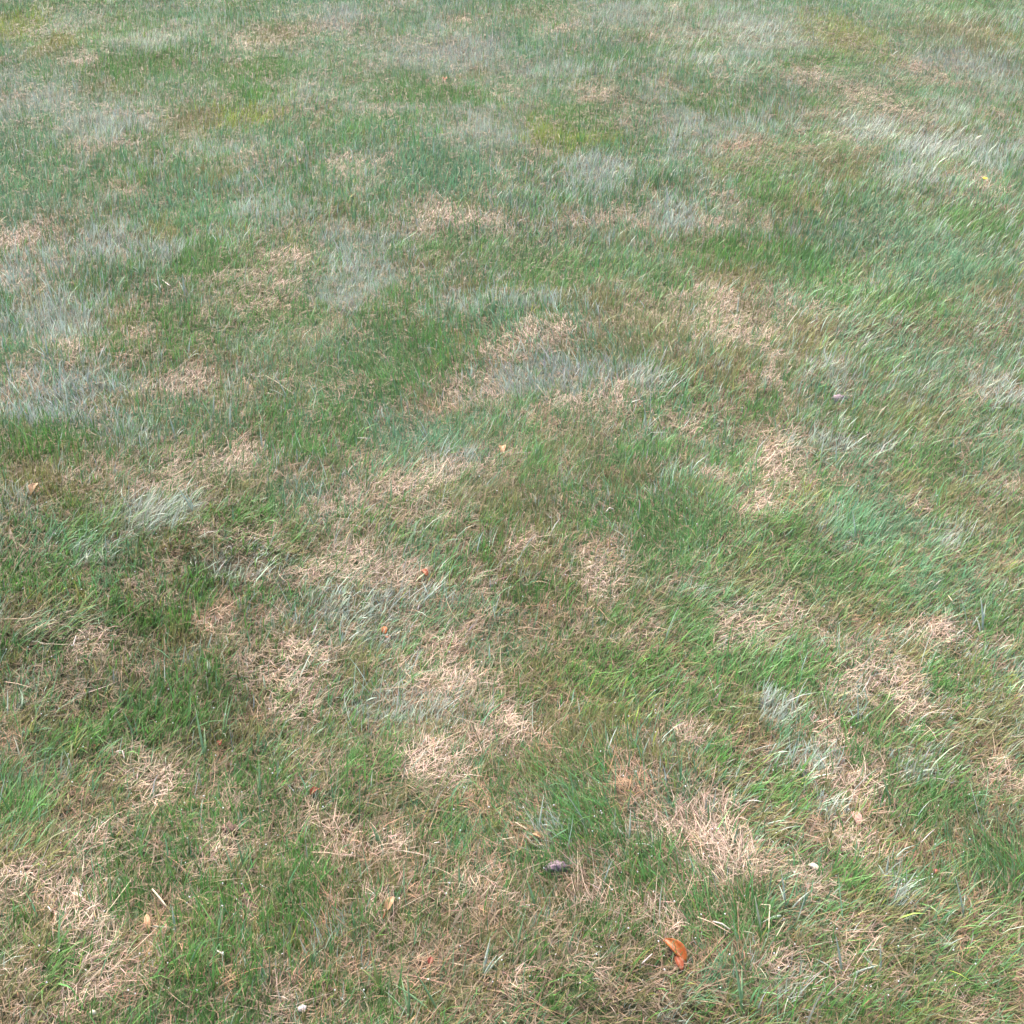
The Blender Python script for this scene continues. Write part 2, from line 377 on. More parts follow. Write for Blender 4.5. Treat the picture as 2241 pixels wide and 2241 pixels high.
def sweep(x, y):
    """direction and strength of lean"""
    a = 1.5 * vnoise(x, y, 0.6, 40) + 0.9 * vnoise(x, y, 0.17, 41) + 0.75
    vx, vy = np.cos(a) * 0.5, np.sin(a) * 0.5
    ln = 0.42 + 0.25 * vnoise(x, y, 0.3, 42)
    for x0, y0, rx, ry, an, l in FLOWP:
        w = np.exp(-(((x - x0) / rx) ** 2 + ((y - y0) / ry) ** 2))
        vx = vx + 1.3 * w * math.cos(an)
        vy = vy + 1.3 * w * math.sin(an)
        ln = ln * (1 - w) + l * w
    return np.arctan2(vy, vx), np.clip(ln, 0.05, 1)


# ------------------------------------------------------------------ blades, one by one, joined into two masses
def half_width(y):
    return (y * CP + CAM_H * SP) * 1120.5 / F_PX


def points(density, y0=0.50, y1=9.2):
    """random roots over the lawn the photograph sees and a margin around it; thinner far off and in the margin"""
    area_x = 4.6
    dmax = float(density(np.array([1.0]))[0])
    n = int(dmax * (y1 - y0) * 2 * area_x)
    y = y0 + (y1 - y0) * rng.random(n)
    x = (rng.random(n) * 2 - 1) * area_x
    hw = half_width(y)
    ax = np.abs(x)
    keep = density(y) / dmax * np.interp(ax - hw, [0.02, 0.12, 0.55, 1.0, 1.01], [1.0, 0.5, 0.38, 0.25, 0.0])
    keep = np.where((y < 0.82) | (y > 7.2), keep * 0.4, keep)
    m = rng.random(n) < keep
    return x[m], y[m]


def blade_mass(name, groups, mat, label, category):
    """groups of blades (same number of segments in a group) -> one mesh"""
    V, T, A, quads, tris = [], [], [], [], []
    base = 0
    for g in groups:
        n, segs = len(g['x']), g['segs']
        if not n:
            continue
        p = np.stack([g['x'], g['y'], g['z']], 1)
        step = g['length'] / segs
        rows, ts = [], []
        for i in range(segs + 1):
            t = i / segs
            dd = g['dir'] + g['side'] * t
            wd = dd + g['twist'] * (t - 0.5)
            w = 0.5 * g['width'] * (1 - g['taper'] * t ** 2.0) * (0.8 + 0.2 * min(1, t * 4))
            s = np.stack([-np.sin(wd), np.cos(wd), 0.35 * np.sin(g['twist'] * 1.7)], 1) * w[:, None]
            if i < segs:
                rows += [p - s, p + s]
                ts += [t, t] if segs > 1 else [0.26, 0.26]        # far blades start above their hidden roots
            else:
                rows += [p]
                ts += [t]
            le = g['lean0'] + (g['lean1'] - g['lean0']) * t
            p = p + step[:, None] * np.stack([np.sin(le) * np.cos(dd), np.sin(le) * np.sin(dd), np.cos(le)], 1)
        k = len(rows)
        V.append(np.stack(rows, 1).reshape(-1, 3))
        T.append(np.tile(np.array(ts), n))
        A.append(np.repeat(g['tint'], k, axis=0))
        off = base + np.arange(n)[:, None] * k
        for i in range(segs - 1):
            a = 2 * i
            quads.append(np.concatenate([off + a, off + a + 1, off + a + 3, off + a + 2], 1))
        a = 2 * (segs - 1)
        tris.append(np.concatenate([off + a, off + a + 1, off + a + 2], 1))
        base += n * k
    V, T, A = np.concatenate(V), np.concatenate(T), np.concatenate(A)
    quads, tris = np.concatenate(quads), np.concatenate(tris)
    me = bpy.data.meshes.new(name)
    me.vertices.add(len(V))
    me.vertices.foreach_set('co', V.astype(np.float32).ravel())
    nq, nt_ = len(quads), len(tris)
    me.loops.add(nq * 4 + nt_ * 3)
    me.loops.foreach_set('vertex_index', np.concatenate([quads.ravel(), tris.ravel()]).astype(np.int32))
    me.polygons.add(nq + nt_)
    me.polygons.foreach_set('loop_start', np.concatenate([np.arange(nq) * 4, nq * 4 + np.arange(nt_) * 3]).astype(np.int32))
    me.update(calc_edges=True)
    me.shade_smooth()
    at = me.attributes.new('tint', 'FLOAT_COLOR', 'POINT')
    at.data.foreach_set('color', np.concatenate([A, np.ones((len(A), 1))], 1).astype(np.float32).ravel())
    at = me.attributes.new('along', 'FLOAT', 'POINT')
    at.data.foreach_set('value', T.astype(np.float32))
    me.materials.append(mat)
    o = bpy.data.objects.new(name, me)
    o['kind'] = 'stuff'
    o['label'] = label
    o['category'] = category
    COL.objects.link(o)
    print(name, 'triangles', nq * 2 + nt_)
    return o


# colours of the living and dead blades; the silvery one includes painted sky sheen
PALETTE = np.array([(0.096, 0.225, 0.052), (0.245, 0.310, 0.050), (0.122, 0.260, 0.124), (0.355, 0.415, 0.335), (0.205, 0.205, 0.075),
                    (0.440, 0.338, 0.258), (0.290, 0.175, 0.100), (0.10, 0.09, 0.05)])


def density(y):
    return 70000 * np.clip(1.55 / np.maximum(y, 1.55), 0, 1) ** 0.85


x, y = points(density)
N = len(x)
W = growth(x, y)
thin = W[:, 7] / (W[:, :7].sum(1) + W[:, 7])
m = rng.random(N) > thin * 0.85
x, y, W = x[m], y[m], W[m][:, :7]
N = len(x)
P = W ** 1.15
P /= P.sum(1, keepdims=True)
# blades grow in little tufts of one kind, with strays between
cell = 0.022 + 0.010 * np.clip((y - 1.5) / 4, 0, 1)
ci = np.floor((x + 0.012 * vnoise(x, y, 0.03, 70)) / cell).astype(np.int64)
cj = np.floor((y + 0.012 * vnoise(x, y, 0.03, 71)) / cell).astype(np.int64)
h = (ci * 73856093) ^ (cj * 19349663)
tuft_u = ((h * 2654435761) % 1000003) / 1000003.0
tuft_v = ((h * 40503 + 12345) % 999983) / 999983.0
u = np.where(rng.random(N) < 0.4, tuft_u, rng.random(N))
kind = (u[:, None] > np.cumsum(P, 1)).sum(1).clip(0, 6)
ang, lean = sweep(x, y)
z = height(x, y)
far = np.clip((y - 1.4) / 4.5, 0, 1)
shade = (1 + 0.16 * vnoise(x, y, 0.09, 50) + 0.10 * vnoise(x, y, 0.5, 51)) * (0.85 + 0.3 * tuft_v)
tint = PALETTE[kind] * shade[:, None] * (1 + 0.26 * rng.standard_normal((N, 1))).clip(0.45, 1.7) * (1 + 0.07 * rng.standard_normal((N, 3))).clip(0.7, 1.3)


matted_all = np.clip((P[:, 5] + 0.5 * P[:, 6] - 0.2) / 0.4, 0, 1)
tint[kind == 5] *= (np.array([0.58, 0.55, 0.47]) + matted_all[kind == 5][:, None] * np.array([0.46, 0.47, 0.53]))   # old straw is browner, fresh mats are bleached


def make_groups(sel, length, width, lean0, lean1, zz, dirs, tip):
    out = []
    out_m = np.abs(x[sel]) - half_width(y[sel])
    margin = (out_m > 0.10) | (y[sel] < 0.82)
    width = width * np.interp(out_m, [0.02, 0.12, 0.9], [1.0, 1.6, 2.2])
    seg = np.where(y[sel] + rng.uniform(-0.6, 0.6, len(sel)) > 4.3, 1, np.where((y[sel] < 2.1) & ~margin, 3, 2))
    for segs in (3, 2, 1):
        mm = seg == segs
        idx = sel[mm]
        n = len(idx)
        out.append(dict(x=x[idx], y=y[idx], z=zz[mm], segs=segs, length=length[mm] * (0.92 if segs == 1 else 1), width=width[mm] * (1.35 if segs == 1 else 1),
                        lean0=lean0[mm] if segs > 1 else 0.75 * lean0[mm] + 0.25 * lean1[mm], lean1=lean1[mm], dir=dirs[mm],
                        side=rng.normal(0, 0.45, n), twist=rng.uniform(-2.0, 2.0, n), taper=np.full(n, tip), tint=tint[idx]))
    return out


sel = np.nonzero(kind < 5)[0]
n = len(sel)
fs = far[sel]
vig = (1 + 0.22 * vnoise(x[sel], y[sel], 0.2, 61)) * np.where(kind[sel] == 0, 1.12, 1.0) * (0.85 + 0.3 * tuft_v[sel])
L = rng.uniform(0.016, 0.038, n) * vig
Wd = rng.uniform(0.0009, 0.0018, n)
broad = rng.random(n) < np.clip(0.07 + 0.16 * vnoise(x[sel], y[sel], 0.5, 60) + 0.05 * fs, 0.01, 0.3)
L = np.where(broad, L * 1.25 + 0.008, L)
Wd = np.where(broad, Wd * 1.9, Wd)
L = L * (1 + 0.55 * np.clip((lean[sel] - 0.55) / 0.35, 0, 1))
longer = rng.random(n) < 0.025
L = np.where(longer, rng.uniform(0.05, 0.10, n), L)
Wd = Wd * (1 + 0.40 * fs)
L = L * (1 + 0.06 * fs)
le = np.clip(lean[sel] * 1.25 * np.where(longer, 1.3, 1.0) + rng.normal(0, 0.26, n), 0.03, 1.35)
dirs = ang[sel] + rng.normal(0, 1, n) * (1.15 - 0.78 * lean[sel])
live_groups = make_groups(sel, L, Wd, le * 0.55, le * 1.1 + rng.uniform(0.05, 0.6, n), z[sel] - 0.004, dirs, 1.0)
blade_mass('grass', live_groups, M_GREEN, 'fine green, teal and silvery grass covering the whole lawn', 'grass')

sel = np.nonzero(kind >= 5)[0]
n = len(sel)
fs = far[sel]
L = rng.uniform(0.013, 0.034, n)
Wd = rng.uniform(0.0007, 0.00125, n)
strand = rng.random(n) < 0.03
L = np.where(strand, rng.uniform(0.05, 0.09, n), L)
up = rng.random(n) < 0.25
matted = P[sel, 5] + P[sel, 6]
lift = rng.random(n) * (0.007 + 0.014 * np.clip(matted * 1.1, 0, 1))
l0 = np.where(up, rng.uniform(0.2, 1.0, n), rng.uniform(1.0, 1.5, n))
l1 = np.where(up, rng.uniform(0.7, 1.6, n), rng.uniform(1.45, 1.9, n))
dirs = ang[sel] + rng.normal(0, 1.0, n)
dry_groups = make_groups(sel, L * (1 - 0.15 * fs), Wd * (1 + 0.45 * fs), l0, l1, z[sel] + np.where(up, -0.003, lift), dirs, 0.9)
# thatch lying low under everything, its tint darkened to paint deeper gaps
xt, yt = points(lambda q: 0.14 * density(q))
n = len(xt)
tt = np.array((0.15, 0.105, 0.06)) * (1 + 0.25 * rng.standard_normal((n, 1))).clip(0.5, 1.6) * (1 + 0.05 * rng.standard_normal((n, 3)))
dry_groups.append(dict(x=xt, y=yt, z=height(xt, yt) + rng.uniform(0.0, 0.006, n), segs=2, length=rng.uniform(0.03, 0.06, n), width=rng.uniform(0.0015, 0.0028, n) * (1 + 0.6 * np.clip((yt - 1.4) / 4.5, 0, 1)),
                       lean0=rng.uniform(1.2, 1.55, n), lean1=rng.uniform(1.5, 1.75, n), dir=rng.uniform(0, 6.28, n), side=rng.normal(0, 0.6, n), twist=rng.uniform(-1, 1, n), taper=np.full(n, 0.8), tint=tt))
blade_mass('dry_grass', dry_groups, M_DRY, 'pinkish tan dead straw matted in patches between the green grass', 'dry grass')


# ------------------------------------------------------------------ the things that can be picked out one by one
def tile_px(t, cx, cy):
    return TILES[t][0] + cx / ZK, TILES[t][1] + cy / ZK


def place(t, cx, cy):
    gx, gy = ground_xy(*tile_px(t, cx, cy))
    return gx, gy, hz(gx, gy)


def tag(o, label, category, group=None):
    o['label'] = label
    o['category'] = category
    if group:
        o['group'] = group
    return o


def empty(name, loc, rz=0.0):
    o = bpy.data.objects.new(name, None)
    o.empty_display_size = 0.02
    o.location = loc
    o.rotation_euler = (0, 0, rz)
    COL.objects.link(o)
    return o


def mesh_obj(name, me, parent=None, loc=(0, 0, 0), rot=(0, 0, 0), scale=(1, 1, 1)):
    o = bpy.data.objects.new(name, me)
    o.location, o.rotation_euler, o.scale = loc, rot, scale
    o.parent = parent
    COL.objects.link(o)
    return o


def mesh_from(name, V, Fc, mat, smooth=True):
    me = bpy.data.meshes.new(name)
    me.from_pydata([tuple(v) for v in V], [], Fc)
    if smooth:
        me.shade_smooth()
    me.materials.append(mat)
    return me


def sheet(name, grid, thick, mat):
    """a bent sheet with real thickness from a grid of points (rows x columns)"""
    rows, cols = len(grid), len(grid[0])
    G = np.array(grid, float)
    du = np.gradient(G, axis=0)
    dv = np.gradient(G, axis=1)
    nn = np.cross(du, dv)
    nn /= np.linalg.norm(nn, axis=2, keepdims=True) + 1e-12
    top, bot = G + nn * thick / 2, G - nn * thick / 2
    V = np.concatenate([top.reshape(-1, 3), bot.reshape(-1, 3)])
    o = rows * cols
    Fc = []
    for i in range(rows - 1):
        for j in range(cols - 1):
            a, b, c, d = i * cols + j, i * cols + j + 1, (i + 1) * cols + j + 1, (i + 1) * cols + j
            Fc += [(a, d, c, b), (a + o, b + o, c + o, d + o)]
    for i in range(rows - 1):
        a, d = i * cols, (i + 1) * cols
        Fc.append((a, a + o, d + o, d))
        a, d = i * cols + cols - 1, (i + 1) * cols + cols - 1
        Fc.append((a, d, d + o, a + o))
    for j in range(cols - 1):
        Fc.append((j, j + 1, j + 1 + o, j + o))
        a = (rows - 1) * cols + j
        Fc.append((a, a + o, a + 1 + o, a + 1))
    return mesh_from(name, V, Fc, mat)


def tube(name, pts, radii, mat, sides=7):
    V, Fc = [], []
    pts = [Vector(p) for p in pts]
    for i, p in enumerate(pts):
        t = (pts[min(i + 1, len(pts) - 1)] - pts[max(i - 1, 0)]).normalized()
        a = t.orthogonal().normalized() if i == 0 else (a - t * a.dot(t)).normalized()
        b = t.cross(a)
        for k in range(sides):
            th = 2 * math.pi * k / sides
            V.append(p + (a * math.cos(th) + b * math.sin(th)) * radii[i])
    for i in range(len(pts) - 1):
        for k in range(sides):
            Fc.append((i * sides + k, i * sides + (k + 1) % sides, (i + 1) * sides + (k + 1) % sides, (i + 1) * sides + k))
    Fc.append(tuple(range(sides))[::-1])
    Fc.append(tuple((len(pts) - 1) * sides + k for k in range(sides)))
    return mesh_from(name, V, Fc, mat)


# --- broad-leaved grass plants: folded blades on a common base
BROAD = {
    'silver': plain_material('broad_blade_silvery', (0.36, 0.44, 0.35), (0.46, 0.52, 0.43), 220, 0.38, 0.3, 0.7),
    'green': plain_material('broad_blade_green', (0.17, 0.29, 0.13), (0.24, 0.38, 0.19), 220, 0.4, 0.32, 0.6),
    'yellow': plain_material('broad_blade_yellow_green', (0.31, 0.36, 0.12), (0.40, 0.44, 0.17), 220, 0.42, 0.32, 0.6),
    'pale': plain_material('broad_blade_pale', (0.46, 0.45, 0.30), (0.56, 0.53, 0.39), 220, 0.5, 0.25, 0.5)}


def broad_blade_mesh(col, bend, seed):
    """unit blade: 1 m long, 1 m wide before scaling, folded along its midrib and arching towards +x"""
    r = random.Random(seed)
    grid = []
    n = 8
    px_, pz, le = 0.0, 0.0, 0.10
    tw = r.uniform(-0.5, 0.5)
    for i in range(n + 1):
        t = i / n
        w = 0.5 * (0.62 + 0.38 * min(1, t * 3)) * max(0.04, (1 - max(0, t - 0.45) ** 1.6 / 0.384))
        c, s_ = math.cos(tw * t), math.sin(tw * t)
        nx, nz_ = math.cos(le), -math.sin(le)
        row = []
        for q in (-1, 0, 1):
            lift = (0.22 if q == 0 else 0.0)
            row.append((px_, q * w, pz, -lift * w))
        grid.append((row, nx, nz_, c, s_))
        le += bend / n
        px_ += math.sin(le) / n
        pz += math.cos(le) / n
    return grid


_blade_cache = {}


def blade_mesh(col, bend, length, width, seed):
    key = (col, round(bend, 1), round(length, 3), round(width, 4), seed % 3)
    if key not in _blade_cache:
        g = []
        for row, nx, nz_, c, s_ in broad_blade_mesh(col, bend, seed % 3):
            g.append([(p * length + (fold * width + y_ * s_ * width) * nx, y_ * c * width, z_ * length + (fold * width + y_ * s_ * width) * nz_) for p, y_, z_, fold in row])
        _blade_cache[key] = sheet('blade', g, 0.0003, BROAD[col])
    return _blade_cache[key]


SHEATH = {c: tube('leaf_sheath', [(0, 0, 0), (0.0006, 0, 0.006), (0.0004, 0.0004, 0.012)], [0.0030, 0.0026, 0.0016], m_, 6) for c, m_ in BROAD.items()}
COLOUR_WORD = {'silver': 'silvery', 'green': 'green', 'yellow': 'yellow-green', 'pale': 'bleached'}
PLACE_WORD = ['rich green grass', 'lime green grass', 'teal grass', 'silvery grass', 'olive grass', 'tan straw', 'rusty dead grass']
COUNT_WORD = ['', 'one broad blade', 'two broad blades', 'three broad blades', 'four broad blades', 'five broad blades']


def plant_label(loc, n, length, col, lean_dir):
    """what it looks like and what it stands in"""
    kk = int(np.argmax(growth(np.array([loc.x]), np.array([loc.y]))[0, :7]))
    tall = 'tall' if length >= 70 else 'short' if length <= 56 else 'middling'
    lean_word = 'leaning right' if lean_dir < 65 else 'leaning left' if lean_dir > 115 else 'upright'
    return f'{tall} {lean_word} {COLOUR_WORD[col]} grass plant with {COUNT_WORD[n]} in {PLACE_WORD[kk]}'


def grass_plant(t, cx, cy, n, length, width, col, lean_dir, label=None):
    """base at a pixel; length, width in mm; lean_dir in degrees (0 right, 90 away) of the main blade"""
    e = empty('broad_grass_plant', Vector(place(t, cx, cy)))
    for k in range(n):
        f = 1.0 if k == 0 else rnd.uniform(0.55, 0.9)
        L = round(length * f / 8) * 8 / 1000.0 + 0.004
        bend = rnd.choice((0.5, 0.8, 1.1)) if k else rnd.choice((0.3, 0.5))
        az = R(lean_dir) + (rnd.uniform(-0.2, 0.2) if k == 0 else rnd.uniform(-2.0, 2.0))
        tilt = rnd.uniform(0.1, 0.3) if k == 0 else rnd.uniform(0.15, 0.7)
        wv = round(2 * 0.62 * width * (1 if k == 0 else rnd.uniform(0.6, 0.95))) / 2000.0
        me = blade_mesh(col, bend, L, max(wv, 0.002), rnd.randrange(99))
        mesh_obj('blade', me, e, (rnd.uniform(-0.004, 0.004), rnd.uniform(-0.004, 0.004), -0.004), (0, tilt, az))
    mesh_obj('leaf_sheath', SHEATH[col], e, (0, 0, -0.006), (0, 0, rnd.uniform(0, 6)))
    tag(e, label or plant_label(e.location, n, length, col, lean_dir), 'grass plant', 'broad-leaved grass plants in the lawn')
    return e


PLANTS = """A 905 1650 3 62 6 silver 100;A 1047 1680 3 70 7 silver 85;A 300 1700 3 70 7 silver 130;A 800 1560 4 70 5 silver 60;A 1180 1560 3 72 5 yellow 80;A 320 860 3 60 6 silver 100;A 1240 440 4 60 6 yellow 90;
A 1330 690 4 62 5 yellow 70;A 1270 720 4 64 5 yellow 85;A 1420 650 4 60 5 yellow 80;A 1760 560 4 60 5 silver 100;A 540 1330 4 60 5 silver 110;A 660 1310 3 60 5 silver 80;A 860 1360 3 64 5 yellow 70;A 1120 1100 3 50 5 silver 60;A 120 140 4 60 6 yellow 80;
B 192 830 3 66 8 green 92;B 262 885 5 66 7 green 80;B 410 1030 4 66 6 silver 85;B 500 1010 4 62 6 green 70;B 640 1040 5 64 6 green 95;B 540 900 4 60 5 green 60;B 730 700 3 62 7 silver 92;B 826 390 3 68 6 silver 85;B 985 260 4 66 6 silver 92;B 1040 1010 3 62 6 silver 70;
B 1420 1000 5 74 7 silver 130;B 1570 1030 5 66 6 silver 75;B 1900 760 4 78 7 green 70;B 870 1190 3 60 6 silver 140;B 1310 1260 4 62 6 green 145;B 1860 1270 5 80 7 silver 120;B 1180 1020 3 56 5 silver 85;B 1130 750 3 62 5 yellow 80;B 1440 1270 3 54 6 pale 105;B 680 300 4 62 5 silver 100;B 860 320 4 60 5 silver 70;B 1050 310 4 58 5 silver 80;
B 440 320 4 60 5 silver 90;B 370 340 3 58 5 silver 60;B 1300 650 3 62 5 yellow 60;B 1200 700 3 56 5 green 80;B 780 900 3 60 5 silver 85;B 1110 1700 3 70 6 green 90;B 1190 1650 3 60 6 green 100;
C 38 770 3 56 7 pale 88;C 250 630 4 62 6 silver 120;C 600 540 4 66 6 silver 90;C 830 1130 3 62 6 silver 130;C 600 1110 3 80 5 yellow 40;C 150 1200 4 72 6 silver 110;C 282 1510 3 66 6 green 100;C 60 1630 3 66 6 green 105;C 962 160 3 58 6 pale 92;C 745 270 4 62 6 silver 100;C 830 220 4 60 6 yellow 95;C 1180 350 3 58 5 silver 110;
C 560 1080 3 64 5 yellow 80;C 860 1640 3 66 6 green 90;C 180 680 4 62 5 silver 70;C 430 760 3 56 5 silver 80;C 1750 330 3 60 5 silver 85;C 310 1790 3 60 6 silver 85;
D 1110 970 3 84 7 silver 150;D 1600 910 3 66 6 green 110;D 1472 590 3 60 6 silver 92;D 1290 450 3 60 6 silver 85;D 285 130 4 72 7 silver 95;D 975 510 3 54 6 silver 125;D 1185 380 3 60 6 silver 95;D 1060 70 3 60 5 silver 70;D 1620 290 3 78 5 silver 150;
E 330 250 3 60 6 green 135;E 490 510 3 56 6 silver 140;E 100 760 3 80 6 green 115;E 1360 110 3 66 6 green 110;E 1720 500 3 70 5 silver 110;E 1100 660 4 64 5 green 100;E 470 210 3 66 4 pale 140;
F 390 860 3 74 6 green 92;F 1700 1630 3 74 7 silver 100;F 1620 1610 3 64 6 silver 120;F 250 560 3 66 5 green 95;F 330 700 4 66 5 green 70;F 870 720 4 62 5 silver 95;F 780 690 4 62 5 silver 80;F 990 1130 4 62 5 silver 100;
G 1160 400 2 100 7 green 105;G 1235 290 2 96 5 green 60;G 770 290 3 62 6 green 130;G 1470 640 3 70 5 green 98;G 1235 1500 3 60 6 green 70;G 980 1400 2 40 6 silver 92;G 1310 1080 3 44 6 green 130;G 1360 1050 3 56 5 green 105;G 630 1260 2 60 4 green 92;G 660 740 2 50 4 green 105;G 760 870 2 50 4 green 70;
H 1120 880 2 68 5 silver 78;H 1620 930 4 56 5 silver 92;H 810 1690 3 56 7 silver 75;H 210 1720 2 50 7 yellow 105;H 1090 1300 2 46 7 green 110;H 550 1900 2 84 6 green 140;H 670 1190 2 44 6 green 95;H 1000 1560 3 66 5 green 70;H 380 1900 3 66 5 green 100;H 230 930 2 50 5 green 110;
I 430 1480 2 62 7 pale 108;I 340 1930 2 80 7 green 105;I 600 1330 4 62 6 silver 100;I 1150 1140 2 40 6 silver 75;I 1190 680 3 62 5 green 120;I 900 1700 3 62 6 silver 110;I 1100 1680 3 50 6 silver 100;I 1000 200 3 62 5 silver 95;I 1590 1350 3 70 5 silver 120"""
SPECIAL = {('G', '1160'): 'long upright blue-green grass blade with a shorter one, above a bleached straw patch',
           ('I', '430'): 'pale bleached broad blade standing beside a kinked yellow stalk',
           ('D', '1110'): 'long arched silvery blade bowing over olive grass',
           ('B', '262'): 'bright green broad-leaved tuft with five spreading blades'}
for item in PLANTS.replace('\n', '').split(';'):
    t, cx, cy, n, L, w, col, d = item.split()
    grass_plant(t, float(cx), float(cy), int(n), float(L), float(w), col, float(d), SPECIAL.get((t, cx)))

# --- fallen leaves
LEAF = {
    'orange': plain_material('leaf_orange', (0.40, 0.10, 0.025), (0.52, 0.18, 0.05), 120, 0.42, 0.25, 0.6, 0.3),
    'rust': plain_material('leaf_rust', (0.28, 0.065, 0.03), (0.38, 0.12, 0.05), 160, 0.5, 0.2, 0.5, 0.3),
    'red': plain_material('leaf_red', (0.24, 0.045, 0.03), (0.32, 0.09, 0.055), 160, 0.5, 0.2, 0.5, 0.3),
    'tan': plain_material('leaf_tan', (0.40, 0.23, 0.12), (0.52, 0.32, 0.18), 160, 0.55, 0.2, 0.5, 0.3),
    'pink': plain_material('leaf_pink', (0.50, 0.27, 0.22), (0.58, 0.34, 0.28), 160, 0.55, 0.2, 0.5, 0.3)}


def leaf(t, cx, cy, length, width, col, az, lift, label, fold=0.9, curl=1.2, tilt=0.3, roll=0.0):
    """length and width in mm, az = direction of the tip; folded along the midrib and curled at the tip"""
    gx, gy, gz = place(t, cx, cy)
    e = empty('fallen_leaf', (gx, gy, gz + lift * 0.62))
    e.rotation_euler = Euler((roll, -tilt, R(az)), 'XYZ')
    L, Wd_ = length / 1000, width / 1000
    grid, rib = [], []
    n = 9
    px_, pz, le = -L / 2, 0.0, curl * 0.35
    r = random.Random(int(cx))
    for i in range(n + 1):
        s_ = i / n
        w = 0.5 * Wd_ * max(0.05, math.sin(math.pi * min(1, s_ * 0.93 + 0.05)) ** 0.75)
        row = []
        for q in np.linspace(-1, 1, 7):
            a = abs(q)
            row.append((px_ - 0.02 * L * a, q * w * math.cos(fold * a * 0.8), pz + a * w * math.sin(fold * a) + r.uniform(-1, 1) * 0.0006))
        grid.append(row)
        rib.append((px_, 0, pz - 0.0006))
        le -= curl / n
        px_ += math.cos(le) * L / n
        pz += math.sin(le) * L / n
    mesh_obj('leaf_blade', sheet('leaf_blade', grid, 0.0005, LEAF[col]), e)
    mesh_obj('midrib', tube('midrib', rib, list(np.linspace(0.0011, 0.0004, len(rib))), LEAF['tan']), e)
    if length > 25:
        p0 = Vector(rib[0])
        mesh_obj('leaf_stalk', tube('leaf_stalk', [p0, p0 + Vector((-0.006, 0.001, 0.001)), p0 + Vector((-0.013, 0.0, 0.004))], [0.001, 0.0009, 0.0008], LEAF['rust']), e)
    return tag(e, label, 'leaf', 'fallen leaves and leaf scraps on the lawn')


leaf('H', 1870, 1590, 46, 27, 'orange', 130, 0.021, 'large folded bright orange fallen leaf beside a pale broad blade', 1.1, 1.0, 0.35)
leaf('H', 1893, 1672, 22, 14, 'rust', 110, 0.022, 'small red-brown leaf scrap below the large orange leaf', 0.9, 0.8)
leaf('E', 470, 1288, 24, 15, 'rust', 125, 0.026, 'dark rust-red leaf scrap on straw-tinged grass')
leaf('E', 243, 1592, 20, 15, 'orange', 100, 0.020, 'pale orange leaf scrap next to silvery grass', 0.7, 0.9)
leaf('E', 262, 1630, 15, 9, 'rust', 150, 0.018, 'tiny rust scrap touching the pale orange leaf scrap', 0.7, 0.9)
leaf('E', 912, 592, 32, 22, 'tan', 95, 0.024, 'brown curled leaf among olive grass', 0.9, 1.4)
leaf('G', 1236, 322, 14, 9, 'red', 100, 0.022, 'tiny bright red scrap at the foot of a long thin blade')
leaf('G', 1778, 618, 20, 13, 'rust', 40, 0.022, 'orange-red leaf scrap between green grass and tan straw')
leaf('G', 545, 360, 14, 9, 'red', 60, 0.02, 'small dull red scrap in dark olive grass')
leaf('H', 283, 1275, 26, 15, 'tan', 70, 0.024, 'tan pointed leaf lying on dark mixed grass', 0.8, 1.0)
leaf('H', 512, 1608, 13, 10, 'red', 80, 0.024, 'tiny crimson scrap in dark green grass')
leaf('H', 1105, 905, 16, 10, 'tan', 150, 0.022, 'small brown scrap under leaning green blades')
leaf('I', 985, 752, 30, 18, 'pink', 100, 0.022, 'pinkish tan crumpled leaf half hidden by thin blades', 0.8, 1.2)
leaf('G', 835, 1365, 30, 11, 'tan', 110, 0.022, 'narrow upright brown leaf beside the brightest straw patch', 0.8, 1.0)
leaf('D', 195, 868, 36, 26, 'tan', 60, 0.022, 'broad tan leaf standing in olive grass', 0.6, 1.0, 0.8)
leaf('B', 590, 440, 34, 22, 'rust', 90, 0.022, 'leaf shape standing in for red-brown blades behind a dark green cushion of grass', 0.8, 1.0)  # leaf mesh stands in for upright red-brown blades
leaf('I', 1425, 1085, 10, 8, 'red', 80, 0.022, 'tiny wine-red scrap in tall mixed grass')

# --- clods of crumbly earth
M_CLOD = plain_material('purple_grey_earth', (0.060, 0.040, 0.050), (0.24, 0.165, 0.20), 260, 0.6, 0.0, 0.6, 1.0)
M_SOIL = plain_material('dark_brown_earth', (0.05, 0.03, 0.022), (0.15, 0.09, 0.065), 260, 0.8, 0.0, 0.4, 1.0)
M_PEBBLE = {'cream': plain_material('cream_stone', (0.46, 0.42, 0.30), (0.55, 0.50, 0.38), 150, 0.55, 0.0, 0.5, 0.4),
            'white': plain_material('white_stone', (0.42, 0.39, 0.38), (0.54, 0.51, 0.49), 150, 0.5, 0.0, 0.5, 0.4),
            'tan': plain_material('tan_stone', (0.44, 0.36, 0.27), (0.56, 0.48, 0.38), 150, 0.6, 0.0, 0.5, 0.4)}


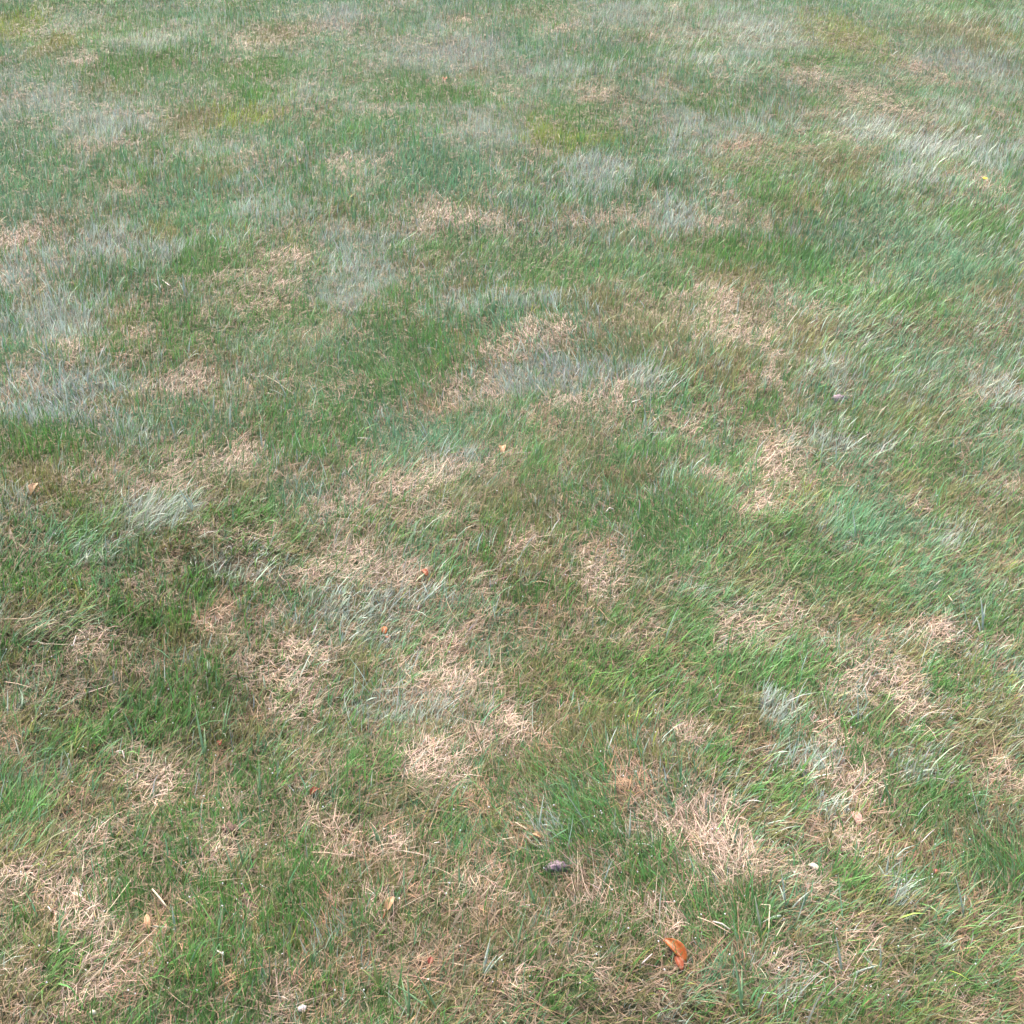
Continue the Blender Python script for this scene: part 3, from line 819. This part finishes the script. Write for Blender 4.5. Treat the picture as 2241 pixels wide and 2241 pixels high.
def lump(name, t, cx, cy, sx, sy, sz_, rough, mat, seed, lift, label, category, group=None, sub=3, rz=0.0):
    import bmesh
    bm = bmesh.new()
    bmesh.ops.create_icosphere(bm, subdivisions=sub, radius=1)
    r = np.random.default_rng(seed)
    dirs = r.normal(size=(26, 3))
    dirs /= np.linalg.norm(dirs, axis=1, keepdims=True)
    amp = r.uniform(-1, 1, 26)
    for v in bm.verts:
        c = np.array(v.co)
        k = 1 + rough * float((amp * np.exp(9 * (dirs @ c - 1))).sum()) + rough * 0.25 * r.normal()
        v.co = Vector(c * k) * 1.0
    for v in bm.verts:
        v.co = Vector((v.co.x * sx, v.co.y * sy, v.co.z * sz_)) / 1000
    me = bpy.data.meshes.new(name)
    bm.to_mesh(me)
    bm.free()
    me.shade_smooth()
    me.materials.append(mat)
    gx, gy, gz = place(t, cx, cy)
    o = mesh_obj(name, me, None, (gx, gy, gz + lift * 0.62), (0, 0, rz))
    return tag(o, label, category, group)


lump('soil_clod', 'H', 1212, 1085, 14, 11, 11, 0.6, M_CLOD, 3, 0.012, 'purple-grey crumbly clod lying among leaning green blades', 'clod')
lump('soil_clod', 'F', 890, 365, 18, 13, 11, 0.5, M_CLOD, 8, 0.010, 'dark purple-brown clod half buried in swept silvery grass', 'clod')
lump('soil_clod', 'G', 1290, 822, 10, 8, 7, 0.5, M_SOIL, 13, 0.010, 'small dark brown clod in a hollow under crossing green blades', 'clod')
lump('pebble', 'G', 536, 1895, 4, 4, 3.5, 0.2, M_PEBBLE['cream'], 5, 0.020, 'small round cream pebble on mixed green grass', 'pebble', sub=2)
lump('pebble', 'G', 1708, 1875, 6, 5, 4, 0.35, M_PEBBLE['white'], 6, 0.014, 'whitish rough pebble in a tan straw patch', 'pebble', sub=2)
lump('pebble', 'I', 740, 1075, 9, 5, 4, 0.25, M_PEBBLE['tan'], 7, 0.024, 'flat tan stone chip below tall thin grass', 'pebble', sub=2, rz=-0.7)

# --- loose straws lying on the grass
M_STRAW = {'white': plain_material('straw_white', (0.50, 0.43, 0.37), (0.62, 0.55, 0.48), 260, 0.45, 0.1, 0.5, 0.2),
           'cream': plain_material('straw_cream', (0.50, 0.44, 0.28), (0.60, 0.53, 0.36), 260, 0.5, 0.1, 0.5, 0.2),
           'tan': plain_material('straw_tan', (0.44, 0.31, 0.20), (0.54, 0.40, 0.28), 260, 0.5, 0.1, 0.5, 0.2)}


def straw(t, pts, rad, col, label, lift=0.030):
    """a flattened stalk through pixels of the enlargement"""
    P3 = []
    for i, (cx, cy) in enumerate(pts):
        gx, gy, gz = place(t, cx, cy)
        P3.append(Vector((gx, gy, gz + lift * 0.6 + 0.003 * math.sin(i * 1.7))))
    o = P3[0].copy()
    fine = []
    for a, b in zip(P3[:-1], P3[1:]):
        fine += [a.lerp(b, k / 4) - o for k in range(4)]
    fine.append(P3[-1] - o)
    k = len(fine)
    r = [0.6 * rad / 1000 * (0.7 + 0.3 * math.sin(math.pi * (0.15 + 0.8 * i / (k - 1)))) for i in range(k)]
    me = tube('loose_straw', fine, r, M_STRAW[col], 6)
    ob = mesh_obj('loose_straw', me, None, o)
    return tag(ob, label, 'straw', 'loose straws lying on the lawn')


straw('G', [(862, 1185), (900, 1235), (942, 1285)], 2.4, 'cream', 'thick cream straw stub lying slantwise on short green grass')
straw('I', [(165, 1428), (215, 1450), (262, 1476)], 1.9, 'white', 'white straw lying beside a longer tan straw')
straw('I', [(78, 1402), (150, 1440), (265, 1500)], 1.5, 'tan', 'long tan straw lying under a white one')
straw('I', [(435, 1326), (484, 1338), (480, 1400), (478, 1470)], 1.3, 'cream', 'kinked cream stalk bent over at its top', 0.034)
straw('E', [(1495, 985), (1515, 968), (1540, 970)], 2.0, 'white', 'short white straw on deep green grass')
straw('E', [(90, 521), (170, 526)], 1.6, 'white', 'short white straw on teal grass near olive blades')
straw('G', [(655, 402), (692, 402), (704, 440)], 1.7, 'white', 'bent white straw above the bleached straw patch')
straw('G', [(1235, 1565), (1275, 1595)], 1.8, 'white', 'short whitish straw on dark brown-green grass')
straw('G', [(285, 1305), (305, 1340)], 1.7, 'white', 'stubby white straw left of the brightest straw patch')
straw('I', [(1422, 850), (1385, 890), (1345, 930)], 1.2, 'white', 'thin white straw leaning across tall green grass', 0.04)
straw('I', [(545, 806), (620, 806), (700, 810)], 1.5, 'tan', 'level tan straw below a fresh green tuft')
straw('I', [(1060, 1562), (1085, 1520), (1100, 1490)], 1.1, 'tan', 'thin tan straw leaning over the pale dry grass')
straw('I', [(520, 1510), (565, 1430)], 1.1, 'cream', 'thin cream straw leaning beside the kinked stalk')
straw('H', [(1688, 1690), (1745, 1640)], 1.7, 'white', 'white straw below the large orange leaf')
straw('H', [(530, 938), (560, 942)], 1.6, 'white', 'short white straw on brown-green grass')
straw('H', [(900, 935), (985, 930)], 1.2, 'cream', 'level cream straw over rusty dead grass')
straw('H', [(985, 835), (1050, 888)], 1.6, 'tan', 'tan straw slanting over rusty dead grass')
straw('D', [(1450, 195), (1500, 200), (1550, 222), (1600, 252), (1650, 290)], 0.9, 'cream', 'long curved cream straw over grey-green grass')
straw('D', [(20, 1640), (150, 1645), (240, 1622)], 1.3, 'tan', 'long level tan straw along a flattened dry streak')
straw('D', [(425, 1765), (445, 1720)], 2.0, 'white', 'short pinkish white straw in flattened dry grass')
straw('A', [(920, 1610), (965, 1650)], 2.4, 'white', 'short white straw leaning beside a silvery broad blade')
straw('F', [(1500, 1460), (1520, 1495)], 2.2, 'tan', 'short tan straw on teal grass')
straw('G', [(1760, 980), (1850, 990), (1932, 998)], 1.3, 'tan', 'long level tan straw behind the brightest green tuft')
straw('G', [(45, 42), (110, 55), (190, 68)], 1.2, 'tan', 'long level tan straw above a shaded hollow')

# --- the one flower
M_PETAL = plain_material('yellow_petal', (0.78, 0.58, 0.03), (0.85, 0.68, 0.06), 200, 0.5, 0.25, 0.4)
M_EYE = plain_material('yellow_centre', (0.62, 0.38, 0.02), (0.72, 0.48, 0.03), 900, 0.6, 0.0, 0.4, 0.6)
M_STALK = plain_material('flower_stalk_green', (0.12, 0.20, 0.06), (0.17, 0.25, 0.09), 300, 0.45, 0.1, 0.5)
fx, fy, fz = place('C', 1678, 1105)
fl = tag(empty('yellow_flower', (fx, fy, fz)), 'small yellow flower on a short stalk in tan grass', 'flower')
mesh_obj('stalk', tube('stalk', [(0, 0, 0), (0.002, 0, 0.02), (0.004, -0.002, 0.042)], [0.0011, 0.001, 0.0009], M_STALK), fl)
pg = []
for i in range(6):
    s_ = i / 5
    w = 0.0019 * math.sin(math.pi * (0.12 + 0.80 * s_))
    pg.append([(0.002 + 0.0085 * s_, q * w, 0.0015 + 0.004 * s_ - 0.003 * s_ * s_ - abs(q) * 0.0003) for q in (-1, 0, 1)])
petal = sheet('petal', pg, 0.0003, M_PETAL)
for k in range(13):
    mesh_obj('petal', petal, fl, (0.004, -0.002, 0.042), (0.25, -0.25 - 0.1 * (k % 2), k * 2 * math.pi / 13))
import bmesh
bm = bmesh.new()
bmesh.ops.create_icosphere(bm, subdivisions=2, radius=0.0034)
for v in bm.verts:
    v.co.z *= 0.6
    v.co *= 1 + 0.08 * rnd.uniform(-1, 1)
me = bpy.data.meshes.new('flower_centre')
bm.to_mesh(me)
bm.free()
me.shade_smooth()
me.materials.append(M_EYE)
mesh_obj('flower_centre', me, fl, (0.004, -0.002, 0.0445))

# --- dew: hundreds of tiny beads on the blades
def dew():
    m, nt, out = new_mat('water')
    p = nt.nodes.new('ShaderNodeBsdfPrincipled')
    p.inputs['Base Color'].default_value = (1, 1, 1, 1)
    p.inputs['Roughness'].default_value = 0.03
    p.inputs['IOR'].default_value = 1.33
    p.inputs['Transmission Weight'].default_value = 0.6
    nt.links.new(p.outputs[0], out.inputs['Surface'])
    b = bmesh.new()
    bmesh.ops.create_icosphere(b, subdivisions=2, radius=1)
    bv = np.array([v.co[:] for v in b.verts])
    bf = np.array([[v.index for v in f.verts] for f in b.faces])
    b.free()
    n = 620
    py = rng.random(n) ** 0.7 * 1700 + 520
    pxx = rng.random(n) * 2200 + 20
    V, Fc = [], []
    for i in range(n):
        gx, gy = ground_xy(pxx[i], py[i])
        q = rng.uniform(0.0006, 0.0013)
        V.append(bv * q + np.array([gx, gy, hz(gx, gy) + rng.uniform(0.024, 0.036)]))
        Fc.append(bf + i * len(bv))
    me = mesh_from('dew_drops', np.concatenate(V), np.concatenate(Fc).tolist(), m)
    o = mesh_obj('dew_drops', me)
    o['kind'] = 'stuff'
    tag(o, 'tiny glinting beads of dew scattered over the grass tips', 'dew')


dew()
